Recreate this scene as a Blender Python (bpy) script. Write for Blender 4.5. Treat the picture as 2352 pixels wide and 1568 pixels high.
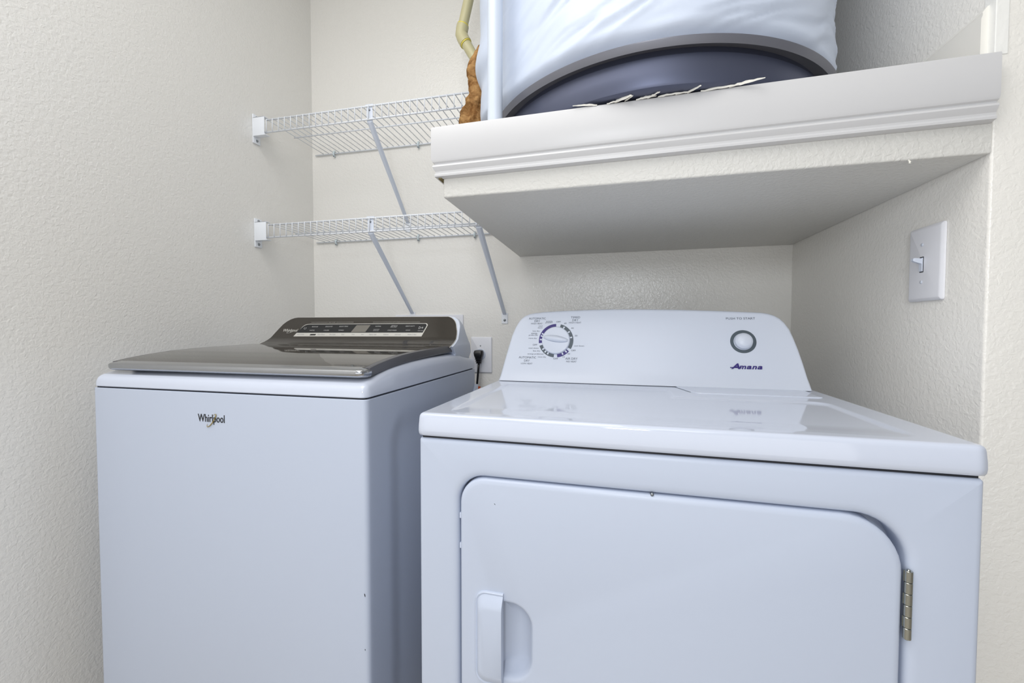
import bpy, bmesh, math, random
from mathutils import Vector, Matrix, noise

for o in list(bpy.data.objects):
    bpy.data.objects.remove(o, do_unlink=True)
S = bpy.context.scene
C = S.collection
random.seed(7)

# ------------------------------------------------------------------ camera
EYE = 1.05
F_PX, YAW, PITCH, ROLL = 957.0, -0.2343, -0.0319, 0.0012
cam = bpy.data.cameras.new('camera')
cam.sensor_fit = 'HORIZONTAL'
cam.sensor_width = 36.0
cam.lens = F_PX / 2352.0 * 36.0
cam.clip_start = 0.02
camo = bpy.data.objects.new('camera', cam)
C.objects.link(camo)
fwd = Vector((math.sin(YAW) * math.cos(PITCH), math.cos(YAW) * math.cos(PITCH), math.sin(PITCH)))
rgt = Vector((math.cos(YAW), -math.sin(YAW), 0))
upv = rgt.cross(fwd)
r2 = math.cos(ROLL) * rgt + math.sin(ROLL) * upv
u2 = -math.sin(ROLL) * rgt + math.cos(ROLL) * upv
M = Matrix((r2, u2, -fwd)).transposed().to_4x4()
M.translation = Vector((0, 0, EYE))
camo.matrix_world = M
S.camera = camo

# ------------------------------------------------------------------ world, lights, exposure
w = bpy.data.worlds.new('world')
S.world = w
w.use_nodes = True
w.node_tree.nodes['Background'].inputs[0].default_value = (0.93, 0.96, 1.0, 1)
w.node_tree.nodes['Background'].inputs[1].default_value = 0.28


def area(name, loc, target, size, power, color=(1, 1, 1), size_y=None):
    l = bpy.data.lights.new(name, 'AREA')
    l.energy = power
    l.color = color
    l.size = size
    if size_y:
        l.shape = 'RECTANGLE'
        l.size_y = size_y
    o = bpy.data.objects.new(name, l)
    o.location = loc
    d = Vector(target) - Vector(loc)
    o.rotation_euler = d.to_track_quat('-Z', 'Y').to_euler()
    C.objects.link(o)
    return o


area('ceiling_lamp', (-0.60, -0.05, 2.62), (-0.60, 0.15, 0), 1.2, 18, (1.0, 0.99, 0.975))
area('rear_top_fill', (-0.1, -1.5, 2.6), (-0.1, -1.3, 0), 1.4, 16, (0.98, 0.985, 1.0))  # unseen overhead fill, added to balance brightness and bounce off the floor
area('flash_lamp', (0.0, -0.95, 1.51), (-0.05, 1.5, 1.15), 0.20, 6.5, (0.92, 0.96, 1.0))
area('low_front_fill', (-0.1, -1.05, 0.80), (-0.1, 1.2, 1.20), 2.2, 9.3, (0.98, 0.99, 1.0), 1.1)  # unseen fill light added low behind the camera to lift dim surfaces

S.view_settings.view_transform = 'Standard'
S.view_settings.look = 'None'
S.view_settings.gamma = 1.0
S.view_settings.use_curve_mapping = False
S.view_settings.exposure = 0.0


# ------------------------------------------------------------------ materials
def lin(c):
    return tuple(((v / 255.0) / 12.92 if v / 255.0 <= 0.04045 else ((v / 255.0 + 0.055) / 1.055) ** 2.4) for v in c) + (1,)


MATS = {}


def mat(name, col, rough=0.5, metal=0.0, spec=0.5, bump=None, vary=None, coat=0.0):
    """bump = (scale, strength, distance[, detail]); vary = (scale, other colour)"""
    m = bpy.data.materials.new(name)
    m.use_nodes = True
    nt = m.node_tree
    b = nt.nodes['Principled BSDF']
    b.inputs['Base Color'].default_value = lin(col)
    b.inputs['Roughness'].default_value = rough
    b.inputs['Metallic'].default_value = metal
    b.inputs['Specular IOR Level'].default_value = spec
    b.inputs['Coat Weight'].default_value = coat
    if bump or vary:
        tc = nt.nodes.new('ShaderNodeTexCoord')
    if vary:
        n = nt.nodes.new('ShaderNodeTexNoise')
        n.inputs['Scale'].default_value = vary[0]
        n.inputs['Detail'].default_value = 5
        nt.links.new(tc.outputs['Object'], n.inputs['Vector'])
        r = nt.nodes.new('ShaderNodeMix')
        r.data_type = 'RGBA'
        r.inputs[6].default_value = lin(col)
        r.inputs[7].default_value = lin(vary[1])
        mr = nt.nodes.new('ShaderNodeMapRange')
        mr.inputs[1].default_value = 0.35
        mr.inputs[2].default_value = 0.65
        nt.links.new(n.outputs['Fac'], mr.inputs[0])
        nt.links.new(mr.outputs[0], r.inputs[0])
        nt.links.new(r.outputs[2], b.inputs['Base Color'])
    if bump:
        n = nt.nodes.new('ShaderNodeTexNoise')
        n.inputs['Scale'].default_value = bump[0]
        n.inputs['Detail'].default_value = bump[3] if len(bump) > 3 else 2.0
        n.inputs['Distortion'].default_value = 0.6
        nt.links.new(tc.outputs['Object'], n.inputs['Vector'])
        bp = nt.nodes.new('ShaderNodeBump')
        bp.inputs['Strength'].default_value = bump[1]
        bp.inputs['Distance'].default_value = bump[2]
        nt.links.new(n.outputs['Fac'], bp.inputs['Height'])
        nt.links.new(bp.outputs['Normal'], b.inputs['Normal'])
    MATS[name] = m
    return m


WALL = mat('wall_paint', (239, 237, 232), 0.26, spec=0.75, bump=(125, 0.42, 0.003, 2.5))
WALLS = mat('wall_paint_smooth', (238, 236, 230), 0.4, bump=(60, 0.06, 0.002))
CEIL = mat('ceiling_paint', (232, 230, 224), 0.7, bump=(90, 0.4, 0.003))
FLOOR = mat('floor_vinyl', (196, 188, 174), 0.4, vary=(6, (182, 172, 158)))
TRIM = mat('trim_paint', (211, 211, 213), 0.35, bump=(45, 0.05, 0.002))
DRYWALL = mat('ledge_paint', (218, 217, 213), 0.45, bump=(115, 0.6, 0.003, 2.5))
SPACK = mat('spackle', (246, 246, 243), 0.6, bump=(70, 0.3, 0.003))
ENAMEL = mat('white_enamel', (206, 213, 229), 0.06, spec=0.6)
ENAMEL_TEX = mat('white_enamel_front', (193, 202, 220), 0.32, spec=0.4)
PLASTIC = mat('white_plastic', (214, 221, 235), 0.30)
DARKGAP = mat('dark_gap', (26, 28, 36), 0.6)
GLASS = mat('smoked_glass', (56, 52, 47), 0.05, spec=0.65)
FASCIA = mat('bronze_fascia', (66, 62, 57), 0.06, metal=0.25, spec=0.6)
STRIP = mat('dark_touch_strip', (28, 29, 32), 0.18)
SILVER = mat('silver_print', (206, 204, 198), 0.35)
GREYDISP = mat('grey_display', (120, 117, 110), 0.2)
GREYFRAME = mat('grey_lid_frame', (88, 88, 93), 0.28, metal=0.2)
CHROME = mat('chrome', (178, 180, 184), 0.13, metal=1.0)
STEEL = mat('hinge_steel', (176, 178, 172), 0.22, metal=1.0)
INK = mat('grey_ink', (84, 92, 106), 0.5)
INKW = mat('pale_ink', (196, 196, 196), 0.5)
BLACKINK = mat('black_badge', (18, 18, 22), 0.3)
GOLD = mat('gold_badge', (168, 150, 92), 0.3, metal=0.6)
PURPLE = mat('purple_print', (44, 28, 116), 0.35)
SLATE = mat('slate_print', (76, 88, 98), 0.35)
WIRE = mat('white_vinyl_wire', (236, 240, 246), 0.35)
BRACE = mat('grey_white_steel', (222, 229, 242), 0.35)
CLIP = mat('clear_clip', (214, 226, 230), 0.25)
SCREW = mat('screw_metal', (150, 155, 160), 0.3, metal=0.9)
PLATE = mat('plate_plastic', (238, 239, 245), 0.28)
JACKET = mat('white_vinyl_jacket', (208, 218, 236), 0.42, bump=(14, 0.12, 0.01, 5))
PAN = mat('black_drain_pan', (92, 97, 118), 0.42, metal=0.6, spec=0.6)
PANRIM = mat('grey_pan_rim', (122, 123, 132), 0.36, metal=0.3)
INSUL = mat('brown_insulation', (182, 142, 94), 0.95, spec=0.1, vary=(45, (120, 82, 46)), bump=(70, 0.9, 0.01, 6))
PVC = mat('white_pvc', (212, 221, 235), 0.3)
CPVC = mat('cream_cpvc', (204, 197, 156), 0.35)
GLUE = mat('yellow_glue', (228, 212, 92), 0.35)
BLACKR = mat('black_rubber', (20, 20, 22), 0.35)
ORANGE = mat('orange_tag', (206, 92, 48), 0.5)
FLAKE = mat('paint_flake', (238, 236, 228), 0.5)
GAPBROWN = mat('gap_brown', (120, 108, 70), 0.8)


# ------------------------------------------------------------------ helpers
def link(name, me, m, parent=None, smooth=False):
    o = bpy.data.objects.new(name, me)
    C.objects.link(o)
    if m is not None and not me.materials:
        me.materials.append(m)
    if parent:
        o.parent = parent
    if smooth:
        me.polygons.foreach_set('use_smooth', [True] * len(me.polygons))
    return o


def obj(name, bm, m, parent=None, smooth=False, angle=None):
    bmesh.ops.recalc_face_normals(bm, faces=bm.faces[:])
    if angle is not None:
        for e in bm.edges:
            if len(e.link_faces) == 2:
                e.smooth = e.calc_face_angle(0) < math.radians(angle)
            else:
                e.smooth = False
        smooth = True
    me = bpy.data.meshes.new(name)
    bm.to_mesh(me)
    bm.free()
    return link(name, me, m, parent, smooth)


def thing(name, label, cat, loc=(0, 0, 0), rotz=0.0, group=None):
    o = bpy.data.objects.new(name, None)
    o.empty_display_size = 0.05
    C.objects.link(o)
    o.location = loc
    o.rotation_euler = (0, 0, rotz)
    o['label'] = label
    o['category'] = cat
    if group:
        o['group'] = group
    return o


def tag(o, label, cat, group=None):
    o['label'] = label
    o['category'] = cat
    if group:
        o['group'] = group
    return o


def struct(name, bm, m, **k):
    o = obj(name, bm, m, **k)
    o['kind'] = 'structure'
    return o


def box(bm, a, b, bev=0.0, seg=2):
    x0, y0, z0 = a
    x1, y1, z1 = b
    t = bmesh.new()
    v = [t.verts.new(p) for p in ((x0, y0, z0), (x1, y0, z0), (x1, y1, z0), (x0, y1, z0), (x0, y0, z1), (x1, y0, z1), (x1, y1, z1), (x0, y1, z1))]
    for f in ((0, 3, 2, 1), (4, 5, 6, 7), (0, 1, 5, 4), (1, 2, 6, 5), (2, 3, 7, 6), (3, 0, 4, 7)):
        t.faces.new([v[i] for i in f])
    if bev:
        bmesh.ops.bevel(t, geom=t.edges[:], offset=bev, segments=seg, affect='EDGES', profile=0.5)
    merge(bm, t)


def merge(bm, t, mtx=None):
    if mtx is not None:
        bmesh.ops.transform(t, matrix=mtx, verts=t.verts[:])
    me = bpy.data.meshes.new('tmp')
    t.to_mesh(me)
    t.free()
    bm.from_mesh(me)
    bpy.data.meshes.remove(me)


def boxbm(a, b, bev=0.0, seg=2):
    bm = bmesh.new()
    box(bm, a, b, bev, seg)
    return bm


def rings(bm, loops, cap0=True, cap1=True, closed=True):
    """bridge a list of equal-length 3D loops"""
    R = [[bm.verts.new(p) for p in l] for l in loops]
    n = len(R[0])
    for a, b in zip(R, R[1:]):
        for i in range(n if closed else n - 1):
            j = (i + 1) % n
            bm.faces.new((a[i], a[j], b[j], b[i]))
    if cap0:
        bm.faces.new(R[0][::-1])
    if cap1:
        bm.faces.new(R[-1])
    return R


def tube(bm, pts, r, n=10, caps=True, up=None):
    pts = [Vector(p) for p in pts]
    rs = r if isinstance(r, (list, tuple)) else [r] * len(pts)
    loops = []
    ref = None
    for i, p in enumerate(pts):
        if i == 0:
            t = pts[1] - p
        elif i == len(pts) - 1:
            t = p - pts[i - 1]
        else:
            t = (pts[i + 1] - p).normalized() + (p - pts[i - 1]).normalized()
        t.normalize()
        if ref is None:
            ref = Vector((0, 0, 1)) if abs(t.z) < 0.9 else Vector((1, 0, 0))
        a = ref - t * ref.dot(t)
        a.normalize()
        ref = a
        b = t.cross(a)
        loops.append([p + rs[i] * (math.cos(2 * math.pi * k / n) * a + math.sin(2 * math.pi * k / n) * b) for k in range(n)])
    rings(bm, loops, caps, caps)


def tubebm(*a, **k):
    bm = bmesh.new()
    tube(bm, *a, **k)
    return bm


def lathe(bm, prof, c, n=64, axis='Z', cap0=False, cap1=False):
    """prof = [(r, h)]"""
    loops = []
    for r, h in prof:
        l = []
        for k in range(n):
            a = 2 * math.pi * k / n
            u, v = r * math.cos(a), r * math.sin(a)
            if axis == 'Z':
                l.append((c[0] + u, c[1] + v, c[2] + h))
            elif axis == 'Y':
                l.append((c[0] + u, c[1] + h, c[2] + v))
            else:
                l.append((c[0] + h, c[1] + u, c[2] + v))
        loops.append(l)
    rings(bm, loops, cap0, cap1)


def rr(x0, x1, z0, z1, rad, inset=0.0, n=8, sub=1):
    """rounded rectangle loop; rad = r or (bl, br, tr, tl); counter-clockwise from bottom-left"""
    if not isinstance(rad, (list, tuple)):
        rad = (rad,) * 4
    x0, x1, z0, z1 = x0 + inset, x1 - inset, z0 + inset, z1 - inset
    rad = [max(r - inset, 0.0004) for r in rad]
    out = []
    for k, (cx, cz, a0) in enumerate(((x0 + rad[0], z0 + rad[0], math.pi), (x1 - rad[1], z0 + rad[1], 1.5 * math.pi),
                                      (x1 - rad[2], z1 - rad[2], 0), (x0 + rad[3], z1 - rad[3], 0.5 * math.pi))):
        for i in range(n + 1):
            a = a0 + 0.5 * math.pi * i / n
            out.append((cx + rad[k] * math.cos(a), cz + rad[k] * math.sin(a)))
    if sub > 1:
        o2 = []
        for i, p in enumerate(out):
            q = out[(i + 1) % len(out)]
            o2.append(p)
            if (i + 1) % (n + 1) == 0:
                for s in range(1, sub):
                    t = s / sub
                    o2.append((p[0] + (q[0] - p[0]) * t, p[1] + (q[1] - p[1]) * t))
        out = o2
    return out


def fill_between(bm, outer, holes):
    """flat face with holes: loops of bmesh verts"""
    es = []
    for l in [outer] + holes:
        for i in range(len(l)):
            a, b = l[i], l[(i + 1) % len(l)]
            e = bm.edges.get((a, b)) or bm.edges.new((a, b))
            es.append(e)
    bmesh.ops.triangle_fill(bm, edges=es, use_beauty=True)


def smooth(t, a, b):
    t = max(0.0, min(1.0, (t - a) / (b - a)))
    return t * t * (3 - 2 * t)


def sd_rr(x, y, x0, x1, y0, y1, r):
    cx, cy = (x0 + x1) / 2, (y0 + y1) / 2
    qx, qy = abs(x - cx) - (x1 - x0) / 2 + r, abs(y - cy) - (y1 - y0) / 2 + r
    return math.hypot(max(qx, 0), max(qy, 0)) + min(max(qx, qy), 0) - r


def interp(tab, t):
    if t <= tab[0][0]:
        return tab[0][1]
    for (a, va), (b, vb) in zip(tab, tab[1:]):
        if t <= b:
            return va + (vb - va) * (t - a) / (b - a)
    return tab[-1][1]


def text_into(bm, s, mtx, xc, yc, width=None, height=None, shear=0.0, bold=0.0, extrude=0.0):
    """text laid in the XY plane of mtx, centred on (xc, yc), fitted to width and/or cap height"""
    cu = bpy.data.curves.new('lettering_curve', 'FONT')
    cu.body = s
    cu.size = 1.0
    cu.shear = shear
    cu.offset = bold
    cu.resolution_u = 3
    cu.extrude = extrude
    to = bpy.data.objects.new('lettering_tmp', cu)
    C.objects.link(to)
    dg = bpy.context.evaluated_depsgraph_get()
    me = bpy.data.meshes.new_from_object(to.evaluated_get(dg))
    bpy.data.objects.remove(to, do_unlink=True)
    bpy.data.curves.remove(cu)
    xs = [v.co.x for v in me.vertices]
    ys = [v.co.y for v in me.vertices]
    if not xs:
        return
    w0, h0 = max(xs) - min(xs), max(ys) - min(ys)
    sx = width / w0 if width else height / h0
    sy = height / h0 if height else sx
    mx, my = (max(xs) + min(xs)) / 2, (max(ys) + min(ys)) / 2
    zs = sx
    for v in me.vertices:
        v.co = mtx @ Vector((xc + (v.co.x - mx) * sx, yc + (v.co.y - my) * sy, v.co.z * zs))
    bm.from_mesh(me)
    bpy.data.meshes.remove(me)


def copy_tree(o, parent=None):
    c = o.copy()
    C.objects.link(c)
    c.parent = parent
    for ch in list(o.children):
        copy_tree(ch, c)
    return c


# ------------------------------------------------------------------ the room
YB, XL, XR, YF = 1.5727, -1.2613, 0.5832, 0.8278
ZC = 2.75
struct('floor', boxbm((XL - 0.1, -2.4, -0.06), (2.6, YB + 0.1, 0.0)), FLOOR)
struct('ceiling', boxbm((XL - 0.1, -2.4, ZC), (2.6, YB + 0.1, ZC + 0.06)), CEIL)
struct('wall_left', boxbm((XL - 0.1, -2.4, 0), (XL, YB + 0.1, ZC)), WALL)
struct('wall_back', boxbm((XL, YB, 0), (XR, YB + 0.1, ZC)), WALL)
bm = boxbm((XR, YF, 0), (XR + 0.1, YB + 0.1, ZC))
es = [e for e in bm.edges if all(abs(v.co.x - XR) < 1e-5 and abs(v.co.y - YF) < 1e-5 for v in e.verts)]
bmesh.ops.bevel(bm, geom=es, offset=0.004, segments=3, affect='EDGES', profile=0.5)
wr = struct('wall_right', bm, WALL, angle=40)
struct('wall_front', boxbm((XR + 0.1, YF, 0), (2.6, YF + 0.1, ZC)), WALL)

# old baseboard left on the alcove wall above the ledge, and the spackled corner
bm = bmesh.new()
prof = [(0.0, 0.0), (-0.011, 0.0), (-0.011, 0.076), (-0.009, 0.082), (-0.0095, 0.086), (-0.004, 0.094), (0.0, 0.096)]
rings(bm, [[(XR + a, y, 1.4705 + b) for a, b in prof] for y in (YF + 0.012, YB)])
struct('baseboard_right', bm, WALLS, angle=30)
bm = bmesh.new()
box(bm, (XR - 0.0012, YF - 0.0012, 1.4800), (XR + 0.016, YF + 0.0195, 1.95), 0.001)
for v in bm.verts:
    if v.co.y > YF + 0.01:
        v.co.y += 0.003 * math.sin(v.co.z * 40)
sp = obj('spackle_patch', bm, SPACK, wr)
sp['label'] = 'fresh white spackle on the corner'

# ------------------------------------------------------------------ water heater ledge
TILT = 0.0125


def tilt(bm):
    for v in bm.verts:
        v.co.z += TILT * (v.co.x - 0.11) / 0.93
    return bm


led = thing('heater_ledge', 'deep painted drywall ledge with moulded front board, carrying the jacketed tank above the dryer', 'ledge', (0.11, 1.2, 1.3255))
LO = Vector((0.11, 1.2, 1.3255))


def lobj(name, bm, m, **k):
    bmesh.ops.transform(bm, matrix=Matrix.Translation(-LO), verts=bm.verts[:])
    return obj(name, bm, m, led, **k)


bm = boxbm((-0.3467, YF, 1.3255), (XR - 0.0005, YB - 0.0005, 1.466))
es = [e for e in bm.edges if abs(e.verts[0].co.z - 1.3255) < 1e-5 and abs(e.verts[1].co.z - 1.3255) < 1e-5 or
      (abs(e.verts[0].co.x + 0.3467) < 1e-5 and abs(e.verts[1].co.x + 0.3467) < 1e-5 and abs(e.verts[0].co.y - YF) < 1e-5 and abs(e.verts[1].co.y - YF) < 1e-5)]
bmesh.ops.bevel(bm, geom=es, offset=0.004, segments=3, affect='EDGES', profile=0.5)
for v in bm.verts:
    v.co.z += 0.004 * (v.co.x - 0.11) / 0.93
slab = lobj('drywall_body', bm, DRYWALL, angle=40)
# front board: moulded profile, square at top
bz = 1.469
prof = [(0.0, bz), (-0.0178, bz), (-0.0188, bz - 0.003), (-0.0188, bz - 0.066), (-0.0165, bz - 0.0705), (-0.0130, bz - 0.0725), (-0.0128, bz - 0.0745),
        (-0.0160, bz - 0.0765), (-0.0172, bz - 0.080), (-0.0150, bz - 0.0845), (-0.0120, bz - 0.0885), (-0.0118, bz - 0.092), (-0.0140, bz - 0.0955),
        (-0.0135, bz - 0.099), (-0.0060, bz - 0.1005), (0.0, bz - 0.1005)]
bm = bmesh.new()
rings(bm, [[(x, YF - 0.0003 + a, b) for a, b in prof] for x in (-0.3467, 0.579)])
# mitred return on the left side
L0 = [(-0.3467 + a, YF - 0.0003 + a, b) for a, b in prof]
L1 = [(-0.3467, YF - 0.0003 + a, b) for a, b in prof]
rings(bm, [L0, L1])
lobj('front_board', tilt(bm), TRIM, angle=28)
bm = bmesh.new()
rings(bm, [L0, [(-0.3469 + a, YB - 0.001, b) for a, b in prof]])
lobj('side_board', tilt(bm), TRIM, angle=28)
bm = boxbm((-0.3545, YF - 0.008, 1.3605), (-0.3467, YF + 0.02, 1.3645), 0.001)  # brown strip stands in for the dark gap under the board's end
o = lobj('gap_strip', bm, GAPBROWN)
o['label'] = 'brown strip painted in for the dark gap under the left end'
# torn paint flakes along the board's top edge
# (start x, length, lift at the free end, width): negative length = free end on the left
FL = [(-0.030, -0.045, 0.0030, 0.0022), (-0.012, 0.020, 0.0010, 0.0018), (0.002, 0.030, 0.0065, 0.0050), (0.020, 0.014, 0.0040, 0.0030), (0.040, 0.035, 0.0014, 0.0026),
      (0.060, 0.020, 0.0042, 0.0030), (0.078, 0.042, 0.0010, 0.0024), (0.108, 0.030, 0.0024, 0.0020), (0.128, 0.020, 0.0075, 0.0048), (0.150, 0.060, 0.0018, 0.0030), (0.196, 0.052, 0.0060, 0.0034)]
for q, (x, l, lift, wd) in enumerate(FL):
    bm = bmesh.new()
    n = 10
    lo = []
    z0 = bz + TILT * (x - 0.11) / 0.93
    for i in range(n):
        t = i / (n - 1)
        ww = 1.5 * wd * max(0.08, math.sin(math.pi * min(1, 0.12 + 0.86 * t)) ** 0.7) * (0.8 + 0.4 * noise.noise(Vector((q * 3.1, t * 5, 0))))
        zc = z0 + (0.7 * lift if lift <= 0.0035 else 0.3 * lift) * t ** 1.4 + 0.0007 * noise.noise(Vector((q * 5.7, t * 7, 2)))
        yc = YF - 0.0195 - (0.004 + (0.010 if lift > 0.0035 else 0.0)) * t - 0.002 * noise.noise(Vector((q, t * 4, 5)))
        xx = x + l * t
        lo.append([(xx, yc, zc - 0.001), (xx, yc - 0.0008, zc + ww * 0.5), (xx + 0.001, yc + 0.0004, zc + ww), (xx, yc + 0.0006, zc + ww * 0.5)])
    rings(bm, lo)
    lobj('paint_flake', bm, FLAKE)
# a curl of loosened texture hanging from the front edge of the soffit
o = lobj('paint_curl', tubebm([(0.474, YF + 0.001, 1.3275), (0.4745, YF - 0.002, 1.323), (0.473, YF - 0.003, 1.3215), (0.4755, YF - 0.002, 1.3205)], [0.0012, 0.0016, 0.0014, 0.0006], 8), FLAKE, smooth=True)

# ------------------------------------------------------------------ drain pan and water heater
PCX, PCY = 0.083, 1.1615
pan = thing('drain_pan', 'round black plastic pan with a wide grey rim under the white jacketed tank', 'drain pan', (PCX, PCY, 1.4725))
bm = bmesh.new()
lathe(bm, [(0.02, 0.0), (0.350, 0.0), (0.370, 0.0), (0.3755, 0.003), (0.3778, 0.008), (0.3784, 0.03), (0.3784, 0.0525), (0.3776, 0.0535), (0.3715, 0.0540), (0.3710, 0.0672), (0.3690, 0.0672), (0.3690, 0.05), (0.372, 0.01), (0.36, 0.005), (0.02, 0.005)], (0, 0, 0), 160, cap0=True, cap1=True)
obj('pan_wall', bm, PAN, pan, angle=35)
bm = bmesh.new()
lathe(bm, [(0.3700, 0.0670), (0.3910, 0.0668), (0.3945, 0.0571), (0.4010, 0.0665), (0.4015, 0.0685), (0.3990, 0.0692), (0.3940, 0.0688), (0.3700, 0.0685)], (0, 0, 0), 160)
rimv = [v for v in bm.verts]
# close the ring section
n = 160
first = rimv[:n]
last = rimv[-n:]
for i in range(n):
    bm.faces.new((first[i], last[i], last[(i + 1) % n], first[(i + 1) % n]))
obj('pan_rim', bm, PANRIM, pan, angle=35)
o = obj('scuff_mark', boxbm((0.05, -0.3865, 0.038), (0.10, -0.3855, 0.0392)), INKW, pan)
bpy.data.objects.remove(o, do_unlink=True)

heater = thing('water_heater', 'wide water heater tank wrapped in a wrinkled white insulating jacket on the ledge', 'water heater', (PCX, PCY, 1.4785))
NT, NZ = 420, 190
loops = []
thL = math.radians(198)
for k in range(NZ + 1):
    zz = 1.478 + (2.40 - 1.478) * k / NZ
    l = []
    for i in range(NT):
        a = 2 * math.pi * i / NT
        r = 0.392
        d = (a - thL + math.pi) % (2 * math.pi) - math.pi
        r += 0.040 * math.exp(-(d / 0.30) ** 2) * smooth(zz, 1.50, 1.57)
        r += (0.012 * math.exp(-((zz - 1.705) / 0.040) ** 2) - 0.007 * math.exp(-((zz - 1.662) / 0.022) ** 2)) * math.exp(-(d / 0.28) ** 2)
        # tuck into the pan
        f = smooth(zz, 1.535, 1.575)
        r = r * f + 0.362 * (1 - f) if zz < 1.575 else r
        x, y = math.cos(a), math.sin(a)
        p = Vector((a * 1.0 + zz * 1.0, zz * 12.0 - a * 2.2, 0.3))
        wr_ = noise.fractal(p, 0.9, 2.0, 3)
        p2 = Vector((a * 1.9 + 7, zz * 46 - a * 6.0 + 2.0 * wr_, 1.3))
        wr2 = 1 - abs(noise.noise(p2)) * 2
        quiet = 1 - 0.75 * math.exp(-(d / 0.42) ** 2)
        r += f * quiet * (0.0062 * wr_ + 0.0042 * wr2 * smooth(zz, 1.54, 1.6))
        l.append((r * x, r * y, zz - 1.4785))
    loops.append(l)
for sc, dz in ((0.93, 0.02), (0.7, 0.035), (0.2, 0.042)):
    l = loops[NZ]
    loops.append([(p[0] * sc, p[1] * sc, 2.40 - 1.4785 + dz) for p in l])
bm = bmesh.new()
rings(bm, loops)
obj('insulating_jacket', bm, JACKET, heater, smooth=True)
# brown fibreglass showing at the open jacket seam on the left
bm = bmesh.new()
cl = []
edge = [(1.825, -0.363, .006), (1.80, -0.377, .012), (1.785, -0.386, .016), (1.755, -0.396, .022), (1.72, -0.390, .024), (1.69, -0.388, .028), (1.667, -0.398, .036), (1.648, -0.410, .044), (1.623, -0.4135, .046), (1.58, -0.41, .046), (1.53, -0.40, .044), (1.49, -0.395, .042)]
edge2 = []
for (z0, x0, r0), (z1, x1, r1) in zip(edge, edge[1:]):
    for s in range(4):
        t = s / 4
        edge2.append((z0 + (z1 - z0) * t, x0 + (x1 - x0) * t, r0 + (r1 - r0) * t))
edge2.append(edge[-1])
loops = []
for z, x, r in edge2:
    l = []
    for i in range(28):
        a = 2 * math.pi * i / 28
        q = Vector((math.cos(a) * 2.2, math.sin(a) * 2.2, z * 55))
        rad = r * (1 + 0.28 * noise.noise(q) + 0.14 * noise.noise(q * 2.3))
        l.append((x + r + rad * math.cos(a) - PCX, 1.12 + 1.3 * rad * math.sin(a) - PCY, z - 1.4785))
    loops.append(l)
rings(bm, loops)
o = obj('insulation', bm, INSUL, heater, smooth=True)
o['label'] = 'brown fibrous insulation at the open jacket seam'
# white outer lap of the jacket behind it, and the front lap's free edge
loops = []
for k in range(13):
    t = k / 12
    z = 1.49 + 0.20 * t
    xx = -0.446 + 0.07 * t ** 3
    loops.append([(xx + dx - PCX, y - PCY, z - 1.4785) for dx, y in ((0.0, 1.15), (-0.004, 1.17), (0.0, 1.20), (0.05, 1.24), (0.052, 1.238), (0.004, 1.198), (-0.001, 1.17), (0.002, 1.15))])
bm = bmesh.new()
rings(bm, loops)
obj('jacket_lap', bm, JACKET, heater, smooth=True)
# pipes
pp = thing('white_pipe', 'straight white plastic pipe standing upright at the front left of the jacketed tank', 'pipe', (-0.2432, 0.862, 1.4715))
bm = bmesh.new()
lathe(bm, [(0.0158, 0.0), (0.0158, 1.27)], (0, 0, 0), 32, cap0=True, cap1=True)
obj('pipe_run', bm, PVC, pp, angle=40)
cp = thing('cream_pipe', 'cream plastic pipe with a glued elbow, behind the left side of the jacketed tank', 'pipe', (-0.50, 1.40, 2.05))


def rel(p, c):
    return (p[0] - c[0], p[1] - c[1], p[2] - c[2])


CC = (-0.50, 1.40, 2.05)
A, B_, D_ = Vector((-0.345, 1.40, 2.75)), Vector((-0.5185, 1.40, 2.068)), Vector((-0.315, 1.40, 1.722))
ua, ud = (A - B_).normalized(), (D_ - B_).normalized()
obj('upper_pipe', tubebm([rel(B_ + ua * 0.02, CC), rel(A, CC)], 0.0172, 24), CPVC, cp, angle=40)
obj('lower_pipe', tubebm([rel(B_ + ud * 0.02, CC), rel(D_, CC)], 0.0172, 24), CPVC, cp, angle=40)
el = [B_ + ua * 0.030, B_ + ua * 0.018, B_ + ua * 0.009 + ud * 0.002, B_ + ua * 0.003 + ud * 0.003, B_ + ud * 0.009 + ua * 0.002, B_ + ud * 0.020, B_ + ud * 0.036]
obj('elbow', tubebm([rel(p, CC) for p in el], 0.0212, 24), CPVC, cp, angle=40)
for u_, d_ in ((ua, 0.0305), (ud, 0.0365)):
    g = obj('glue_ring', tubebm([rel(B_ + u_ * d_, CC), rel(B_ + u_ * (d_ + 0.004), CC)], 0.0198, 24), GLUE, cp, angle=40)

# ------------------------------------------------------------------ wire shelves
X0, X1 = -1.2060, -0.3650
YSF, YSB = 1.2677, 1.5665
RW = 0.00155
wire_mesh = None


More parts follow.
